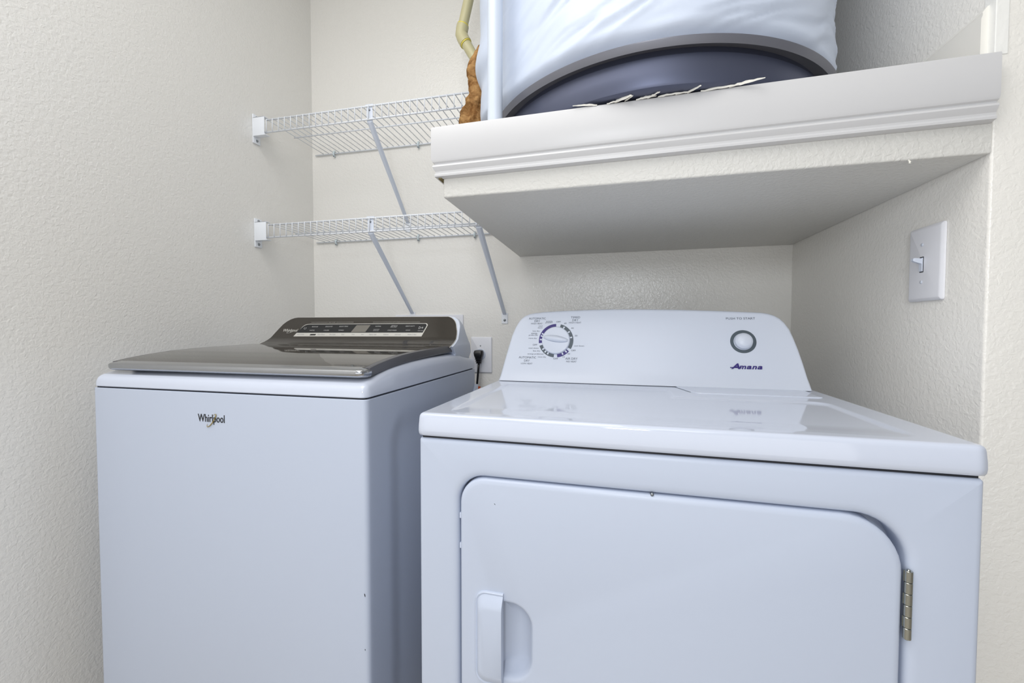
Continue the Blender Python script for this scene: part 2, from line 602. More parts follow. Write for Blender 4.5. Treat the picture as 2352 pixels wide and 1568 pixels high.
def wire_shelf(zt, label, lipz, first):
    global wire_mesh
    t = thing('wire_shelf', label, 'shelf', (X0, YSB, zt), 0, 'white wire shelves on the back wall')
    W = X1 - X0
    yf = YSF - YSB
    lip = lipz - zt
    bm = bmesh.new()
    tube(bm, [(0, yf, 0), (W, yf, 0)], 0.0031, 10)
    obj('front_rail', bm, WIRE, t, smooth=True)
    bm = bmesh.new()
    tube(bm, [(-0.004, yf - 0.001, lip), (W, yf - 0.001, lip)], 0.0031, 10)
    obj('lip_rail', bm, WIRE, t, smooth=True)
    bm = bmesh.new()
    tube(bm, [(0.0, YSF + 0.135 - YSB, -0.0035), (W, YSF + 0.135 - YSB, -0.0035)], 0.0026, 10)
    obj('middle_rail', bm, WIRE, t, smooth=True)
    bm = bmesh.new()
    tube(bm, [(-0.035, 0, -0.0035), (W, 0, -0.0035)], 0.0030, 10)
    obj('back_rail', bm, WIRE, t, smooth=True)
    if wire_mesh is None:
        wire_mesh = {}
    if zt not in wire_mesh:
        bm = bmesh.new()
        tube(bm, [(0, 0, 0), (0, yf + 0.004, 0.0015), (0, yf - 0.0035, 0.001), (0, yf - 0.0045, -0.004), (0, yf - 0.0052, lip)], RW, 8)
        wire_mesh[zt] = bm
        o = obj('wire', bm, WIRE, t, smooth=True)
        me = o.data
        k = 1
        while 0.004 + k * 0.0254 < W:
            c = o.copy()
            C.objects.link(c)
            c.parent = t
            c.location = (0.004 + k * 0.0254, 0, 0)
            k += 1
        o.location = (0.004, 0, 0)
    # end bracket on the left wall
    bx = XL - X0
    bm = bmesh.new()
    box(bm, (bx + 0.0006, yf - 0.007, lip - 0.032), (bx + 0.0055, yf + 0.024, 0.026), 0.001)
    br = obj('end_bracket', bm, WIRE, t, angle=40)
    bm = bmesh.new()
    box(bm, (bx + 0.0055, yf - 0.0088, lip - 0.008), (-0.0015, yf - 0.006, 0.0115), 0.0008)
    box(bm, (bx + 0.0055, yf - 0.0088, 0.009), (-0.0015, yf + 0.012, 0.0115), 0.0006)
    box(bm, (bx + 0.0055, yf - 0.0088, lip - 0.010), (0.0025, yf + 0.012, lip - 0.0075), 0.0006)
    box(bm, (bx + 0.0055, yf - 0.006, lip - 0.006), (bx + 0.030, yf + 0.010, 0.008), 0.0006)
    obj('bracket_sleeve', bm, WIRE, br, angle=40)
    for zz in (0.018, lip - 0.021):
        bm = bmesh.new()
        lathe(bm, [(0.0001, 0.003), (0.0035, 0.0024), (0.005, 0.0)], (bx + 0.0055, yf + 0.009, zz), 14, axis='X', cap0=True, cap1=True)
        obj('screw', bm, SCREW, br, smooth=True)
    return t


def wall_clip(t, x):
    bm = bmesh.new()
    tube(bm, [(0, 0.0035, 0.010), (0, -0.002, 0.007), (0, -0.0062, 0.0005), (0, -0.0055, -0.006), (0, -0.0015, -0.0105), (0, 0.0035, -0.012)], [0.004, 0.0045, 0.0038, 0.0038, 0.0045, 0.004], 10)
    o = obj('wall_clip', bm, CLIP, t, smooth=True)
    o.location = (x - X0, 0, -0.003)
    bm = bmesh.new()
    lathe(bm, [(0.0001, -0.001), (0.0026, -0.0004), (0.0034, 0.0016)], (0, -0.006, -0.0125), 12, axis='Y', cap0=True, cap1=True)
    obj('clip_screw', bm, SCREW, o, smooth=True)
    return o


def brace(t, zt, lipz, x_top, x_bot, z_foot, foot_plate=True):
    """slanted steel support: V channel, flattened at both ends"""
    p0 = Vector((x_top - X0, YSF + 0.002 - YSB, -0.002))
    pm = Vector((x_top - X0, YSF + 0.004 - YSB, lipz - zt - 0.006))
    p1 = Vector((x_bot - X0, YB - 0.004 - YSB, z_foot - zt))
    bm = bmesh.new()
    loops = []
    d = (p1 - pm).normalized()
    nrm = Vector((1, 0, 0)).cross(d).normalized()
    stations = [(p0, 0.0105, 0.0005), (p0.lerp(pm, 0.5), 0.0115, 0.001), (pm, 0.0105, 0.003)]
    for s in (0.08, 0.2, 0.5, 0.8, 0.93):
        stations.append((pm.lerp(p1, s), 0.0105 - 0.003 * s, 0.006))
    stations.append((p1, 0.0075, 0.001))
    for p, wd, dp in stations:
        wv = Vector((wd, 0, 0))
        th = nrm * 0.0014
        q = nrm * dp
        loops.append([p - wv, p - wv * 0.45 - q, p + wv * 0.45 - q, p + wv, p + wv + th, p + wv * 0.4 - q + th, p - wv * 0.4 - q + th, p - wv + th])
    rings(bm, loops)
    o = obj('brace', bm, BRACE, t, angle=30)
    bm = bmesh.new()
    lathe(bm, [(0.0001, -0.002), (0.0028, -0.0016), (0.0036, 0.001)], (x_top - X0, p0.y - 0.0018, -0.012), 14, axis='Y', cap0=True, cap1=True)
    obj('rivet', bm, SCREW, o, smooth=True)
    bm = bmesh.new()
    box(bm, (x_top - X0 - 0.013, p0.y - 0.004, 0.002), (x_top - X0 + 0.016, p0.y + 0.003, 0.0055), 0.001)
    obj('brace_hook', bm, BRACE, o)
    if foot_plate:
        bm = bmesh.new()
        box(bm, (p1.x - 0.0125, YB - 0.0035 - YSB, p1.z - 0.036), (p1.x + 0.0125, YB - 0.0005 - YSB, p1.z + 0.006), 0.0012)
        fp = obj('foot_plate', bm, WIRE, o)
        bm = bmesh.new()
        lathe(bm, [(0.0001, -0.003), (0.004, -0.002), (0.005, 0.0)], (p1.x, YB - 0.0035 - YSB, p1.z - 0.022), 14, axis='Y', cap0=True, cap1=True)
        obj('foot_screw', bm, SCREW, o, smooth=True)
    return o


sh1 = wire_shelf(1.7915, 'white wire shelf, the upper one, ending at the jacketed tank', 1.7475, True)
sh2 = wire_shelf(1.4205, 'white wire shelf, the lower one, ending at the ledge above the washer', 1.3755, False)
for x in (-1.149, -0.762):
    wall_clip(sh1, x)
for x in (-1.144, -0.764, -0.524):
    wall_clip(sh2, x)
brace(sh1, 1.7915, 1.7475, -0.795, -0.812, 1.478)
brace(sh2, 1.4205, 1.3755, -0.795, -0.795, 1.110)
brace(sh2, 1.4205, 1.3755, -0.412, -0.404, 1.103)

# ------------------------------------------------------------------ wall plates
ob = thing('laundry_outlet_box', 'plain white face plate on the back wall behind the top-loading washer', 'outlet box', (-0.722, YB - 0.0005, 1.0))
bm = bmesh.new()
lo = rr(-0.148, 0.148, -0.10, 0.104, 0.003, n=3)
li = rr(-0.135, 0.135, -0.088, 0.091, 0.002, n=3)
rings(bm, [[(a, 0, b) for a, b in lo], [(a, -0.005, b) for a, b in lo], [(a, -0.006, b) for a, b in rr(-0.148, 0.148, -0.10, 0.104, 0.003, 0.0012, n=3)]])
obj('face_plate', bm, PLATE, ob, angle=30)

outl = thing('wall_outlet', 'white single-receptacle wall outlet plate between the two machines', 'outlet', (-0.4985, YB - 0.0005, 0.9448))


def plate_bm(w, h, t, r=0.004, bev=0.004):
    bm = bmesh.new()
    rings(bm, [[(a, 0, b) for a, b in rr(-w / 2, w / 2, -h / 2, h / 2, r, 0, 4)],
               [(a, -t * 0.45, b) for a, b in rr(-w / 2, w / 2, -h / 2, h / 2, r, 0, 4)],
               [(a, -t * 0.85, b) for a, b in rr(-w / 2, w / 2, -h / 2, h / 2, r, bev * 0.5, 4)],
               [(a, -t, b) for a, b in rr(-w / 2, w / 2, -h / 2, h / 2, r, bev, 4)]])
    return bm


obj('cover_plate', plate_bm(0.0865, 0.1415, 0.006), PLATE, outl, angle=30)
bm = bmesh.new()
lathe(bm, [(0.0225, -0.0055), (0.0225, -0.0075), (0.0212, -0.0085), (0.0001, -0.0085)], (-0.004, 0, 0.0018), 40, axis='Y', cap0=True, cap1=True)
obj('receptacle', bm, PLASTIC, outl, angle=30)
bm = bmesh.new()
lathe(bm, [(0.0028, -0.0055), (0.0024, -0.0068), (0.0001, -0.007)], (-0.003, 0, 0.036), 12, axis='Y', cap0=True, cap1=True)
obj('screw', bm, SCREW, outl, smooth=True)

cord = thing('power_cord', 'black power cord plugged into the outlet between the two machines', 'cord', (-0.504, YB - 0.010, 0.950))
bm = bmesh.new()
secs = []
for z, wx, yd, y0 in ((0.0145, 0.011, 0.012, 0.0), (0.012, 0.0165, 0.022, 0.0), (0.004, 0.0185, 0.027, 0.0), (-0.006, 0.017, 0.027, 0.0), (-0.018, 0.0125, 0.023, -0.003), (-0.028, 0.0095, 0.017, -0.005), (-0.038, 0.0085, 0.0145, -0.006)):
    secs.append([(a, b, z) for a, b in rr(-wx, wx, -yd, y0, min(wx, (yd + y0) / 2) * 0.6, 0, 4)])
rings(bm, secs)
obj('plug', bm, BLACKR, cord, angle=40)
for k in range(3):
    bm = bmesh.new()
    z = -0.019 - 0.0075 * k
    wx, yd = 0.0122 - 0.0012 * k, 0.0215 - 0.003 * k
    rings(bm, [[(a, b - 0.004, zz) for a, b in rr(-wx, wx, -yd, 0.002, 0.004, 0, 3)] for zz in (z, z - 0.003)])
    obj('strain_ring', bm, BLACKR, cord)
obj('cord_wire', tubebm([(0, -0.0105, -0.036), (-0.002, -0.0105, -0.06), (-0.0045, -0.0105, -0.09), (-0.0075, -0.0108, -0.125), (-0.010, -0.012, -0.17), (-0.012, -0.014, -0.3), (-0.012, -0.014, -0.5), (-0.03, -0.02, -0.7)], 0.0044, 10), BLACKR, cord, smooth=True)
bm = boxbm((-0.0185, -0.020, -0.152), (0.000, -0.0185, -0.1180), 0.0004)
tg = obj('warning_tag', bm, PLASTIC, cord)
bm = boxbm((0.000, -0.0197, -0.140), (0.0095, -0.0187, -0.1265), 0.0004)
o = obj('tag_stripe', bm, ORANGE, cord)
o['label'] = 'orange end of the cord tag'

sw = thing('light_switch', 'white toggle light switch plate on the alcove side wall above the dryer', 'light switch', (XR - 0.0005, 0.956, 1.1735), -math.pi / 2)
# local x runs along the wall (towards the viewer), local -y points into the room
obj('cover_plate', plate_bm(0.088, 0.1415, 0.0065, 0.004, 0.006), PLATE, sw, angle=30)
bm = bmesh.new()
box(bm, (-0.0105, -0.0069, -0.016), (-0.0005, -0.0064, 0.0135))
obj('toggle_slot', bm, DARKGAP, sw)
bm = bmesh.new()
rings(bm, [[(-0.0096, -0.0072, -0.0145), (-0.0012, -0.0072, -0.0145), (-0.0012, -0.0072, 0.0118), (-0.0096, -0.0072, 0.0118)],
           [(-0.0092, -0.0086, -0.0135), (-0.0016, -0.0086, -0.0135), (-0.0016, -0.0092, 0.011), (-0.0092, -0.0092, 0.011)]])
obj('toggle_base', bm, PLASTIC, sw)
bm = bmesh.new()
rings(bm, [[(-0.009, -0.0085, 0.000), (-0.0018, -0.0085, 0.000), (-0.0018, -0.0085, 0.010), (-0.009, -0.0085, 0.010)],
           [(-0.0088, -0.020, 0.0045), (-0.002, -0.020, 0.0045), (-0.002, -0.0195, 0.0115), (-0.0088, -0.0195, 0.0115)],
           [(-0.0083, -0.0225, 0.0065), (-0.0025, -0.0225, 0.0065), (-0.0025, -0.022, 0.0108), (-0.0083, -0.022, 0.0108)]])
obj('toggle', bm, PLASTIC, sw)
for z in (0.0365, -0.0345):
    bm = bmesh.new()
    lathe(bm, [(0.0032, -0.0063), (0.0028, -0.0074), (0.0001, -0.0078)], (-0.0055, 0, z), 16, axis='Y', cap0=True, cap1=True)
    obj('screw', bm, PLASTIC, sw, smooth=True)

# ------------------------------------------------------------------ DRYER  (local: x along front, y into depth, z up)
T = EYE - 0.1379
W = 0.737
DEP = 0.70
dry = thing('dryer', 'white front-loading dryer with a dial console, on the right under the ledge', 'dryer', (-0.3045, 0.6215, 0), -0.025)
# body behind the front panel
bm = bmesh.new()
box(bm, (0.002, 0.0395, 0.012), (W - 0.002, DEP, T - 0.041), 0.002)
obj('cabinet', bm, ENAMEL_TEX, dry, angle=30)
# front panel with door opening
zb = 0.02
bm = bmesh.new()
ZT = T - 0.0405
op = (0.0685, 0.6635, T - 0.700, T - 0.0962)
orad = (0.05, 0.05, 0.058, 0.043)


def L3(l, y):
    return [(a, y, b) for a, b in l]


outer = [L3(rr(0.0, W, zb, ZT, 0.004, 0.0, 5), 0.040), L3(rr(0.0, W, zb, ZT, 0.004, 0.0, 5), 0.0075), L3(rr(0.0, W, zb, ZT, 0.004, 0.0012, 5), 0.003), L3(rr(0.0, W, zb, ZT, 0.006, 0.004, 5), 0.0006), L3(rr(0.0, W, zb, ZT, 0.008, 0.008, 5), 0.0)]
R1 = rings(bm, outer, False, False)
hole = []
for ins, y in ((-0.013, 0.0), (-0.008, 0.0004), (-0.004, 0.0018), (-0.0012, 0.0045), (0.0, 0.0085), (0.0, 0.038)):
    hole.append(L3(rr(*op, orad, ins, 10), y))
R2 = rings(bm, hole, False, False)
fill_between(bm, R1[-1], [R2[0]])
obj('front_panel', bm, ENAMEL_TEX, dry, angle=50)
bm = boxbm((0.06, 0.0365, T - 0.71), (0.672, 0.0385, T - 0.088))
# keep the shadowed well behind the door gap
obj('door_well', bm, ENAMEL_TEX, dry)
# door with handle pocket
bm = bmesh.new()
dr = (0.0722, 0.6580, T - 0.697, T - 0.0978)
drad = (0.05, 0.05, 0.066, 0.0415)
outl_ = [L3(rr(*dr, drad, 0.0, 10), 0.034), L3(rr(*dr, drad, 0.0, 10), 0.004), L3(rr(*dr, drad, 0.0010, 10), 0.0008), L3(rr(*dr, drad, 0.004, 10), -0.0014), L3(rr(*dr, drad, 0.009, 10), -0.0020)]
R1 = rings(bm, outl_, True, False)
pk = (0.128, 0.1905, T - 0.4105, T - 0.2880)
prad = (0.006, 0.036, 0.036, 0.006)
pl = []
for ins, y in ((-0.004, -0.0020), (-0.001, -0.0014), (0.0015, 0.0008), (0.004, 0.0075), (0.009, 0.0155), (0.016, 0.0200), (0.024, 0.0212)):
    pl.append(L3(rr(*pk, prad, ins, 10), y))
R2 = rings(bm, pl, False, True)
fill_between(bm, R1[-1], [R2[0]])
door = obj('door', bm, ENAMEL_TEX, dry, angle=50)
# raised pull flap
hl = (0.0975, 0.1445, T - 0.4240, T - 0.2745)
bm = bmesh.new()
hlo = []


def hloop(il, ir, it, ib, y, rad, ytop=None):
    l = rr(hl[0] + il, hl[1] - ir, hl[2] + ib, hl[3] - it, (rad, 0.0006, 0.0006, rad), 0, 8)
    return [(a, y, b) for a, b in l]


hlo = [hloop(0, 0, 0, 0, -0.0015, 0.019), hloop(0.0005, 0, 0.0005, 0.0005, -0.0042, 0.0185), hloop(0.0018, 0, 0.0018, 0.0018, -0.0056, 0.0175), hloop(0.0032, 0, 0.0032, 0.0032, -0.0054, 0.016),
       hloop(0.0042, 0, 0.0042, 0.0042, -0.0046, 0.0155), hloop(0.0065, 0, 0.010, 0.010, -0.0095, 0.014), hloop(0.0095, 0, 0.0165, 0.0165, -0.0138, 0.012), hloop(0.014, 0, 0.0225, 0.0225, -0.0155, 0.009)]
rings(bm, hlo, False, True)
hd = obj('handle', bm, ENAMEL_TEX, door, angle=50)
# hinge: six knuckles
hz0, hz1 = T - 0.2455, T - 0.1595
hg = obj('hinge', tubebm([(0.6632, -0.0018, hz0 - 0.001), (0.6632, -0.0018, hz1 + 0.0012)], 0.0018, 12), STEEL, dry, smooth=True)
for k in range(6):
    z0 = hz0 + (hz1 - hz0) * k / 6
    z1 = hz0 + (hz1 - hz0) * (k + 1) / 6
    bm = bmesh.new()
    lathe(bm, [(0.0038, z0 + 0.0004), (0.0043, z0 + 0.0009), (0.0043, z1 - 0.0006), (0.0038, z1 - 0.0001)], (0.6632, -0.0018, 0), 20, cap0=True, cap1=True)
    if k % 2 == 1:
        box(bm, (0.6585, -0.0010, z0 + 0.0006), (0.6632, 0.0008, z1 - 0.0003))
    else:
        box(bm, (0.6632, 0.0, z0 + 0.0006), (0.6655, 0.0018, z1 - 0.0003))
    obj('knuckle', bm, STEEL, hg, angle=40)
# latch screw in the top gap, bumpers in the left gap, a paint chip
bm = bmesh.new()
lathe(bm, [(0.0001, -0.0008), (0.0022, -0.0006), (0.0026, 0.004)], (0.3625, 0.0, T - 0.0972), 14, axis='Y', cap0=True, cap1=True)
obj('latch_screw', bm, SCREW, dry, smooth=True)
for z in (T - 0.163, T - 0.212):
    bm = boxbm((0.0690, 0.004, z - 0.0045), (0.0722, 0.016, z + 0.0045), 0.0006)
    obj('door_bumper', bm, ENAMEL_TEX, dry)
bm = bmesh.new()
rings(bm, [[(0.1292 + a, -0.0021, T - 0.1352 + b) for a, b in ((0, 0), (0.0012, -0.0012), (0.0022, -0.0018), (0.0016, -0.0004), (0.0006, 0.0006))],
           [(0.1292 + a, -0.0015, T - 0.1352 + b) for a, b in ((0, 0), (0.0012, -0.0012), (0.0022, -0.0018), (0.0016, -0.0004), (0.0006, 0.0006))]])
obj('paint_chip', bm, DARKGAP, door)

# top slab: recessed work surface as a height field
NX, NY = 240, 220
y0t, y1t = -0.0015, DEP
xa, xb = -0.001, W + 0.0015


def hgt(x, y):
    s = min(sd_rr(x, y, 0.040, 0.690, 0.020, 0.290, 0.03), sd_rr(x, y, 0.040, 0.425, 0.020, 0.388, 0.02))
    h = -0.0034 * smooth(-s, 0.0, 0.010) * smooth(y, 0.012, 0.09)
    return h


def lin_steps(a, b, n):
    return [a + (b - a) * i / n for i in range(n + 1)]


bm = bmesh.new()
e = 0.007
xs = lin_steps(xa + e, xb - e, NX)
ys = lin_steps(y0t + e, y1t - e, NY)
G = [[bm.verts.new((x, y, T + hgt(x, y))) for x in xs] for y in ys]
for j in range(NY):
    for i in range(NX):
        bm.faces.new((G[j][i], G[j][i + 1], G[j + 1][i + 1], G[j + 1][i]))
border = [G[0][i] for i in range(NX + 1)] + [G[j][NX] for j in range(1, NY + 1)] + [G[NY][i] for i in range(NX - 1, -1, -1)] + [G[j][0] for j in range(NY - 1, 0, -1)]


def outp(v, o, z):
    """push a border point outward by o (rounded plan corners) and set z"""
    x, y = v.co.x, v.co.y
    dx = -1 if abs(x - (xa + e)) < 1e-6 else (1 if abs(x - (xb - e)) < 1e-6 else 0)
    dy = -1 if abs(y - (y0t + e)) < 1e-6 else (1 if abs(y - (y1t - e)) < 1e-6 else 0)
    d = Vector((dx, dy, 0)).normalized()
    return (x + d.x * o, y + d.y * o, z)


prev = border
for o_, z in ((0.0022, -0.0003), (0.0045, -0.0016), (0.0062, -0.0040), (0.0070, -0.0075), (0.0082, -0.0200), (0.0085, -0.028), (0.0078, -0.0330), (0.0060, -0.0362), (0.003, -0.0372), (-0.02, -0.0372)):
    cur = [bm.verts.new(outp(v, o_, T + z)) for v in border]
    for i in range(len(border)):
        j = (i + 1) % len(border)
        bm.faces.new((prev[i], prev[j], cur[j], cur[i]))
    prev = cur
bm.faces.new(prev)
obj('top_panel', bm, ENAMEL, dry, smooth=True)
bm = bmesh.new()
rings(bm, [[(a, b, T + z) for a, b in rr(0.472, 0.708, 0.336, 0.47, (0.012, 0.012, 0.002, 0.002), i, 5)] for i, z in ((0.0, -0.001), (0.0004, 0.0008), (0.0016, 0.0018), (0.004, 0.0020))])
for v in bm.verts:
    if v.co.x < 0.5:
        v.co.x -= 0.30 * (v.co.y - 0.336)
obj('lint_screen_cover', bm, ENAMEL, dry, angle=40)
bm = boxbm((0.004, 0.006, T - 0.0415), (W - 0.004, DEP - 0.005, T - 0.037))
obj('top_gasket', bm, DARKGAP, dry)

# console: loft of its front outline back towards the wall
KS = 0.30
KN = math.sqrt(1 + KS * KS)
YC = 0.436
half = [(0.0055, -0.0005), (0.0085, 0.012), (0.0111, 0.0278), (0.0180, 0.061), (0.0311, 0.1205), (0.0400, 0.1455), (0.0480, 0.1605), (0.0545, 0.1690), (0.0640, 0.1768), (0.0760, 0.1818), (0.0900, 0.1846), (0.1167, 0.1877), (0.1700, 0.1905), (0.2300, 0.1925), (0.2869, 0.1935), (0.36, 0.1930)]
right = [(0.4547, 0.1905), (0.53, 0.1872), (0.60, 0.1835), (0.6366, 0.1812), (0.6510, 0.1785), (0.6640, 0.1735), (0.6740, 0.1665), (0.6830, 0.1560), (0.6920, 0.140), (0.6990, 0.1180), (0.7060, 0.0919), (0.7130, 0.0600), (0.7190, 0.0276), (0.7220, 0.012), (0.7235, -0.0005)]
outline = half + right
cxo, czo = 0.365, 0.07


def con(inset, dy, zs=1.0):
    out = []
    for x, s in outline:
        z = s / KN
        y = YC + KS * z
        # inset towards the middle
        sx = 1 - inset / 0.36
        sz = 1 - inset / 0.19
        xx = cxo + (x - cxo) * sx
        z2 = z * sz
        yy = YC + KS * z2
        # forward flare at the foot
        yy -= 0.006 * math.exp(-(z2 / 0.012) ** 2)
        out.append((xx, yy + dy * (1.0 - 0.45 * z2 / 0.19), T + 0.0018 + z2))
    return out


bm = bmesh.new()
NV = 26
# front face as rows so that it can be flared: build from matched left/right verts
secs = [con(0.006, 0.0), con(0.0042, 0.0006), con(0.002, 0.0022), (con(0.0006, 0.005)), con(0.0, 0.010), con(0.0, 0.05), con(0.012, 0.16), con(0.05, 0.22)]
R = rings(bm, secs, False, True)
f = R[0]
n = len(f)
for i in range(n // 2 - 1 + n % 2):
    a, b, c, d = f[i], f[i + 1], f[n - 2 - i], f[n - 1 - i]
    if b is c:
        bm.faces.new((a, b, d))
    else:
        bm.faces.new((a, b, c, d))
cons = obj('console', bm, PLASTIC, dry, angle=40)


def cm(off):
    """matrix: (x, s, n) on the console face -> dryer space"""
    ex = Vector((1, 0, 0))
    es_ = Vector((0, KS / KN, 1 / KN))
    en = Vector((0, -1 / KN, KS / KN))
    m = Matrix((ex, es_, en)).transposed().to_4x4()
    m.translation = Vector((0, YC, T + 0.0018)) + en * off
    return m


obj('console_seam_strip', boxbm((0.012, YC + 0.0005, T - 0.001), (0.717, 0.60, T + 0.004)), SLATE, dry)  # added dark strip that draws the thin seam line under the console
bm = bmesh.new()
box(bm, (0.4665, 0.352, T - 0.001), (0.4690, 0.440, T + 0.0004))
for v in bm.verts:
    v.co.x -= 0.30 * (v.co.y - 0.336)
obj('lint_screen_gap', bm, SLATE, dry)
MC = cm(0.0004)
DX, DS = 0.152, 0.1075


def arc(bm, a0, a1, r0, r1, mtx, c, th=0.0006, step=4.0):
    n = max(2, int((a1 - a0) / step) + 1)
    lo = []
    for i in range(n + 1):
        a = math.radians(a0 + (a1 - a0) * i / n)
        sx, sy = math.sin(a), math.cos(a)
        lo.append([mtx @ Vector((c[0] + r * sx, c[1] + r * sy, z)) for r, z in ((r0, 0), (r1, 0), (r1, th), (r0, th))])
    rings(bm, lo)


DR0, DR1, RS = 0.0370, 0.0453, DS + 0.0012
ring_segs = [(14, 120, 'slate', (29, 55, 78)), (129, 173, 'purple', (137, 152)), (185, 251, 'slate', (209, 221, 234)), (260, 358, 'purple', (273, 287, 296))]
for a0, a1, cn, notches in ring_segs:
    bm = bmesh.new()
    arc(bm, a0, a1, DR0, DR1, cm(-0.0002), (DX, RS))
    o = obj('dial_band', bm, PURPLE if cn == 'purple' else SLATE, cons)
    o['label'] = ('purple' if cn == 'purple' else 'slate grey') + ' printed band around the dial'
    for a in notches:
        bm = bmesh.new()
        arc(bm, a - 2.6, a + 2.6, DR0 - 0.0004, DR1 - 0.0026, cm(0.0003), (DX, RS), th=0.0004)
        obj('dial_notch', bm, PLASTIC, o)
dial_bm = bmesh.new()
MD = cm(0)


def disc(bm, prof, c, mtx, n=56):
    lo = []
    for r, h in prof:
        lo.append([mtx @ Vector((c[0] + r * math.cos(2 * math.pi * k / n), c[1] + r * math.sin(2 * math.pi * k / n), h)) for k in range(n)])
    rings(bm, lo, True, True)


disc(dial_bm, [(0.0366, 0.0), (0.0366, 0.004), (0.0355, 0.0058), (0.0347, 0.0064), (0.0330, 0.0066), (0.0002, 0.0072)], (DX, RS), MD)
dial = obj('dial', dial_bm, PLASTIC, dry, angle=35)
bm = bmesh.new()
lo = []
ga = math.radians(-8)
for t in [i / 14 for i in range(15)]:
    u = -0.0315 + 0.063 * t
    wv = 0.0095 * math.sin(math.pi * (0.06 + 0.88 * t)) ** 0.55
    ht = 0.0095 * math.sin(math.pi * (0.05 + 0.90 * t)) ** 0.5
    l = []
    for v, hh in ((-1, 0.0), (-0.75, 0.55), (-0.4, 0.9), (0, 1.0), (0.4, 0.9), (0.75, 0.55), (1, 0.0)):
        p = (DX + u * math.cos(ga) - wv * v * math.sin(ga), DS + 0.004 + u * math.sin(ga) + wv * v * math.cos(ga), 0.0060 + ht * hh)
        l.append(MD @ Vector(p))
    lo.append(l)
rings(bm, lo)
obj('grip', bm, PLASTIC, dial, smooth=True)

# start button
BX, BS = 0.5932, 0.1100
bm = bmesh.new()
arc(bm, 0, 360, 0.0205, 0.0278, cm(-0.0002), (BX, BS), step=6)
o = obj('button_ring', bm, SLATE, cons)
o['label'] = 'slate grey printed ring around the start button'
bm = bmesh.new()
disc(bm, [(0.0192, 0.0), (0.0190, 0.007), (0.0180, 0.0095), (0.0172, 0.0100), (0.0160, 0.0120), (0.012, 0.0145), (0.0002, 0.0152)], (BX, BS), MD)
obj('start_button', bm, PLASTIC, dry, angle=50)

bm = bmesh.new()
for s, x0, x1, y, cap in (('AUTOMATIC', .0759, .1218, .1691, .0056), ('DRY', .0915, .1065, .1618, .0056), ('HIGH HEAT', .083, .1135, .1549, .0040),
                          ('TIMED', .1885, .2125, .1717, .0056), ('DRY', .1925, .208, .1640, .0056), ('HIGH HEAT', .184, .2157, .1573, .0040),
                          ('OFF', .1506, .1621, .1597, .0042), ('60', .1713, .1776, .1556, .0036), ('40', .19, .1967, .1423, .0036), ('20', .2005, .2072, .122, .0036),
                          ('cool down', .1995, .2251, .0950, .0034), ('OFF', .1925, .2041, .0825, .0042), ('20', .1835, .1898, .0735, .0036), ('10', .1715, .1765, .0650, .0036),
                          ('AIR DRY', .1787, .2097, .0610, .0056), ('NO HEAT', .1815, .2075, .0534, .0042), ('OFF', .1475, .1596, .0602, .0042), ('more dry', .1066, .1285, .0636, .0044),
                          ('AUTOMATIC', .0555, .102, .0620, .0056), ('DRY', .0705, .0856, .0533, .0056), ('LOW HEAT', .0627, .093, .0456, .0042), ('energy preferred', .0785, .1207, .0714, .0044),
                          ('less dry', .0928, .1117, .0796, .0044), ('cool down', .0804, .1069, .0875, .0034), ('OFF', .0909, .1029, .0964, .0042), ('more dry', .0786, .1006, .1139, .0044),
                          ('energy', .0849, .1015, .1267, .0042), ('preferred', .0786, .1021, .1224, .0042), ('less dry', .0885, .1072, .1338, .0044), ('cool', .1037, .1139, .1483, .0034), ('down', .1018, .1145, .1434, .0034),
                          ('wrinkle', .1228, .1405, .1614, .0034), ('prevent', .1221, .1407, .1570, .0042), ('PUSH TO START', .5590, .6216, .1668, .0053)):
    text_into(bm, s, MC, (x0 + x1) / 2, y, x1 - x0, cap)
o = obj('dial_lettering', bm, INK, cons)
bm = bmesh.new()
text_into(bm, 'A', MC, 0.5735, 0.0508, 0.0185, 0.0130, shear=0.28, bold=0.03, extrude=0.05)
for ch, xc_, wd_ in (('m', 0.5885, 0.0150), ('a', 0.6018, 0.0106), ('n', 0.6130, 0.0103), ('a', 0.6240, 0.0106)):
    text_into(bm, ch, MC, xc_, 0.0484, wd_, 0.0078, shear=0.28, bold=0.026, extrude=0.04)
t = bmesh.new()
box(t, (0.5622, 0.0465, 0.0), (0.586, 0.0484, 0.0006))
merge(bm, t, MC)
o = obj('badge', bm, PURPLE, cons)
o['label'] = 'purple italic brand lettering'

# ------------------------------------------------------------------ WASHER (local: x along front, y depth, z up)
SZ = EYE - 0.1329
WW = 0.699
was = thing('washing_machine', 'white top-loading washer with a smoked lid and bronze console, left of the dryer', 'washing machine', (-1.1439, 0.6943, 0), -0.0048)
# cabinet with the embossed right side
bm = bmesh.new()
plan = rr(0.0, WW, 0.0, 0.63, (0.010, 0.010, 0.004, 0.004), 0, 4)
pts = []
for i, p in enumerate(plan):
    q = plan[(i + 1) % len(plan)]
    pts.append(p)
    L_ = math.hypot(q[0] - p[0], q[1] - p[1])
    if L_ > 0.3:
        k = 70 if (abs(p[0] - WW) < 1e-4 and abs(q[0] - WW) < 1e-4) else 6
        for s in range(1, k):
            pts.append((p[0] + (q[0] - p[0]) * s / k, p[1] + (q[1] - p[1]) * s / k))
zs = [0.02] + [SZ - 0.0035 - 0.85 * (1 - k / 90) for k in range(91)]
loops = []
for z in zs:
    l = []
    for x, y in pts:
        if x > WW - 1e-4:
            s = sd_rr(y, z, 0.078, 0.80, 0.05, SZ - 0.040, 0.075)
            x = x - 0.009 * smooth(-s, 0.0, 0.062)
        l.append((x, y, z))
    loops.append(l)
tl = [(a + (WW / 2 - a) * 0.004, b + (0.3 - b) * 0.004, SZ - 0.0022) for a, b, c in loops[-1]]
rings(bm, loops + [tl])
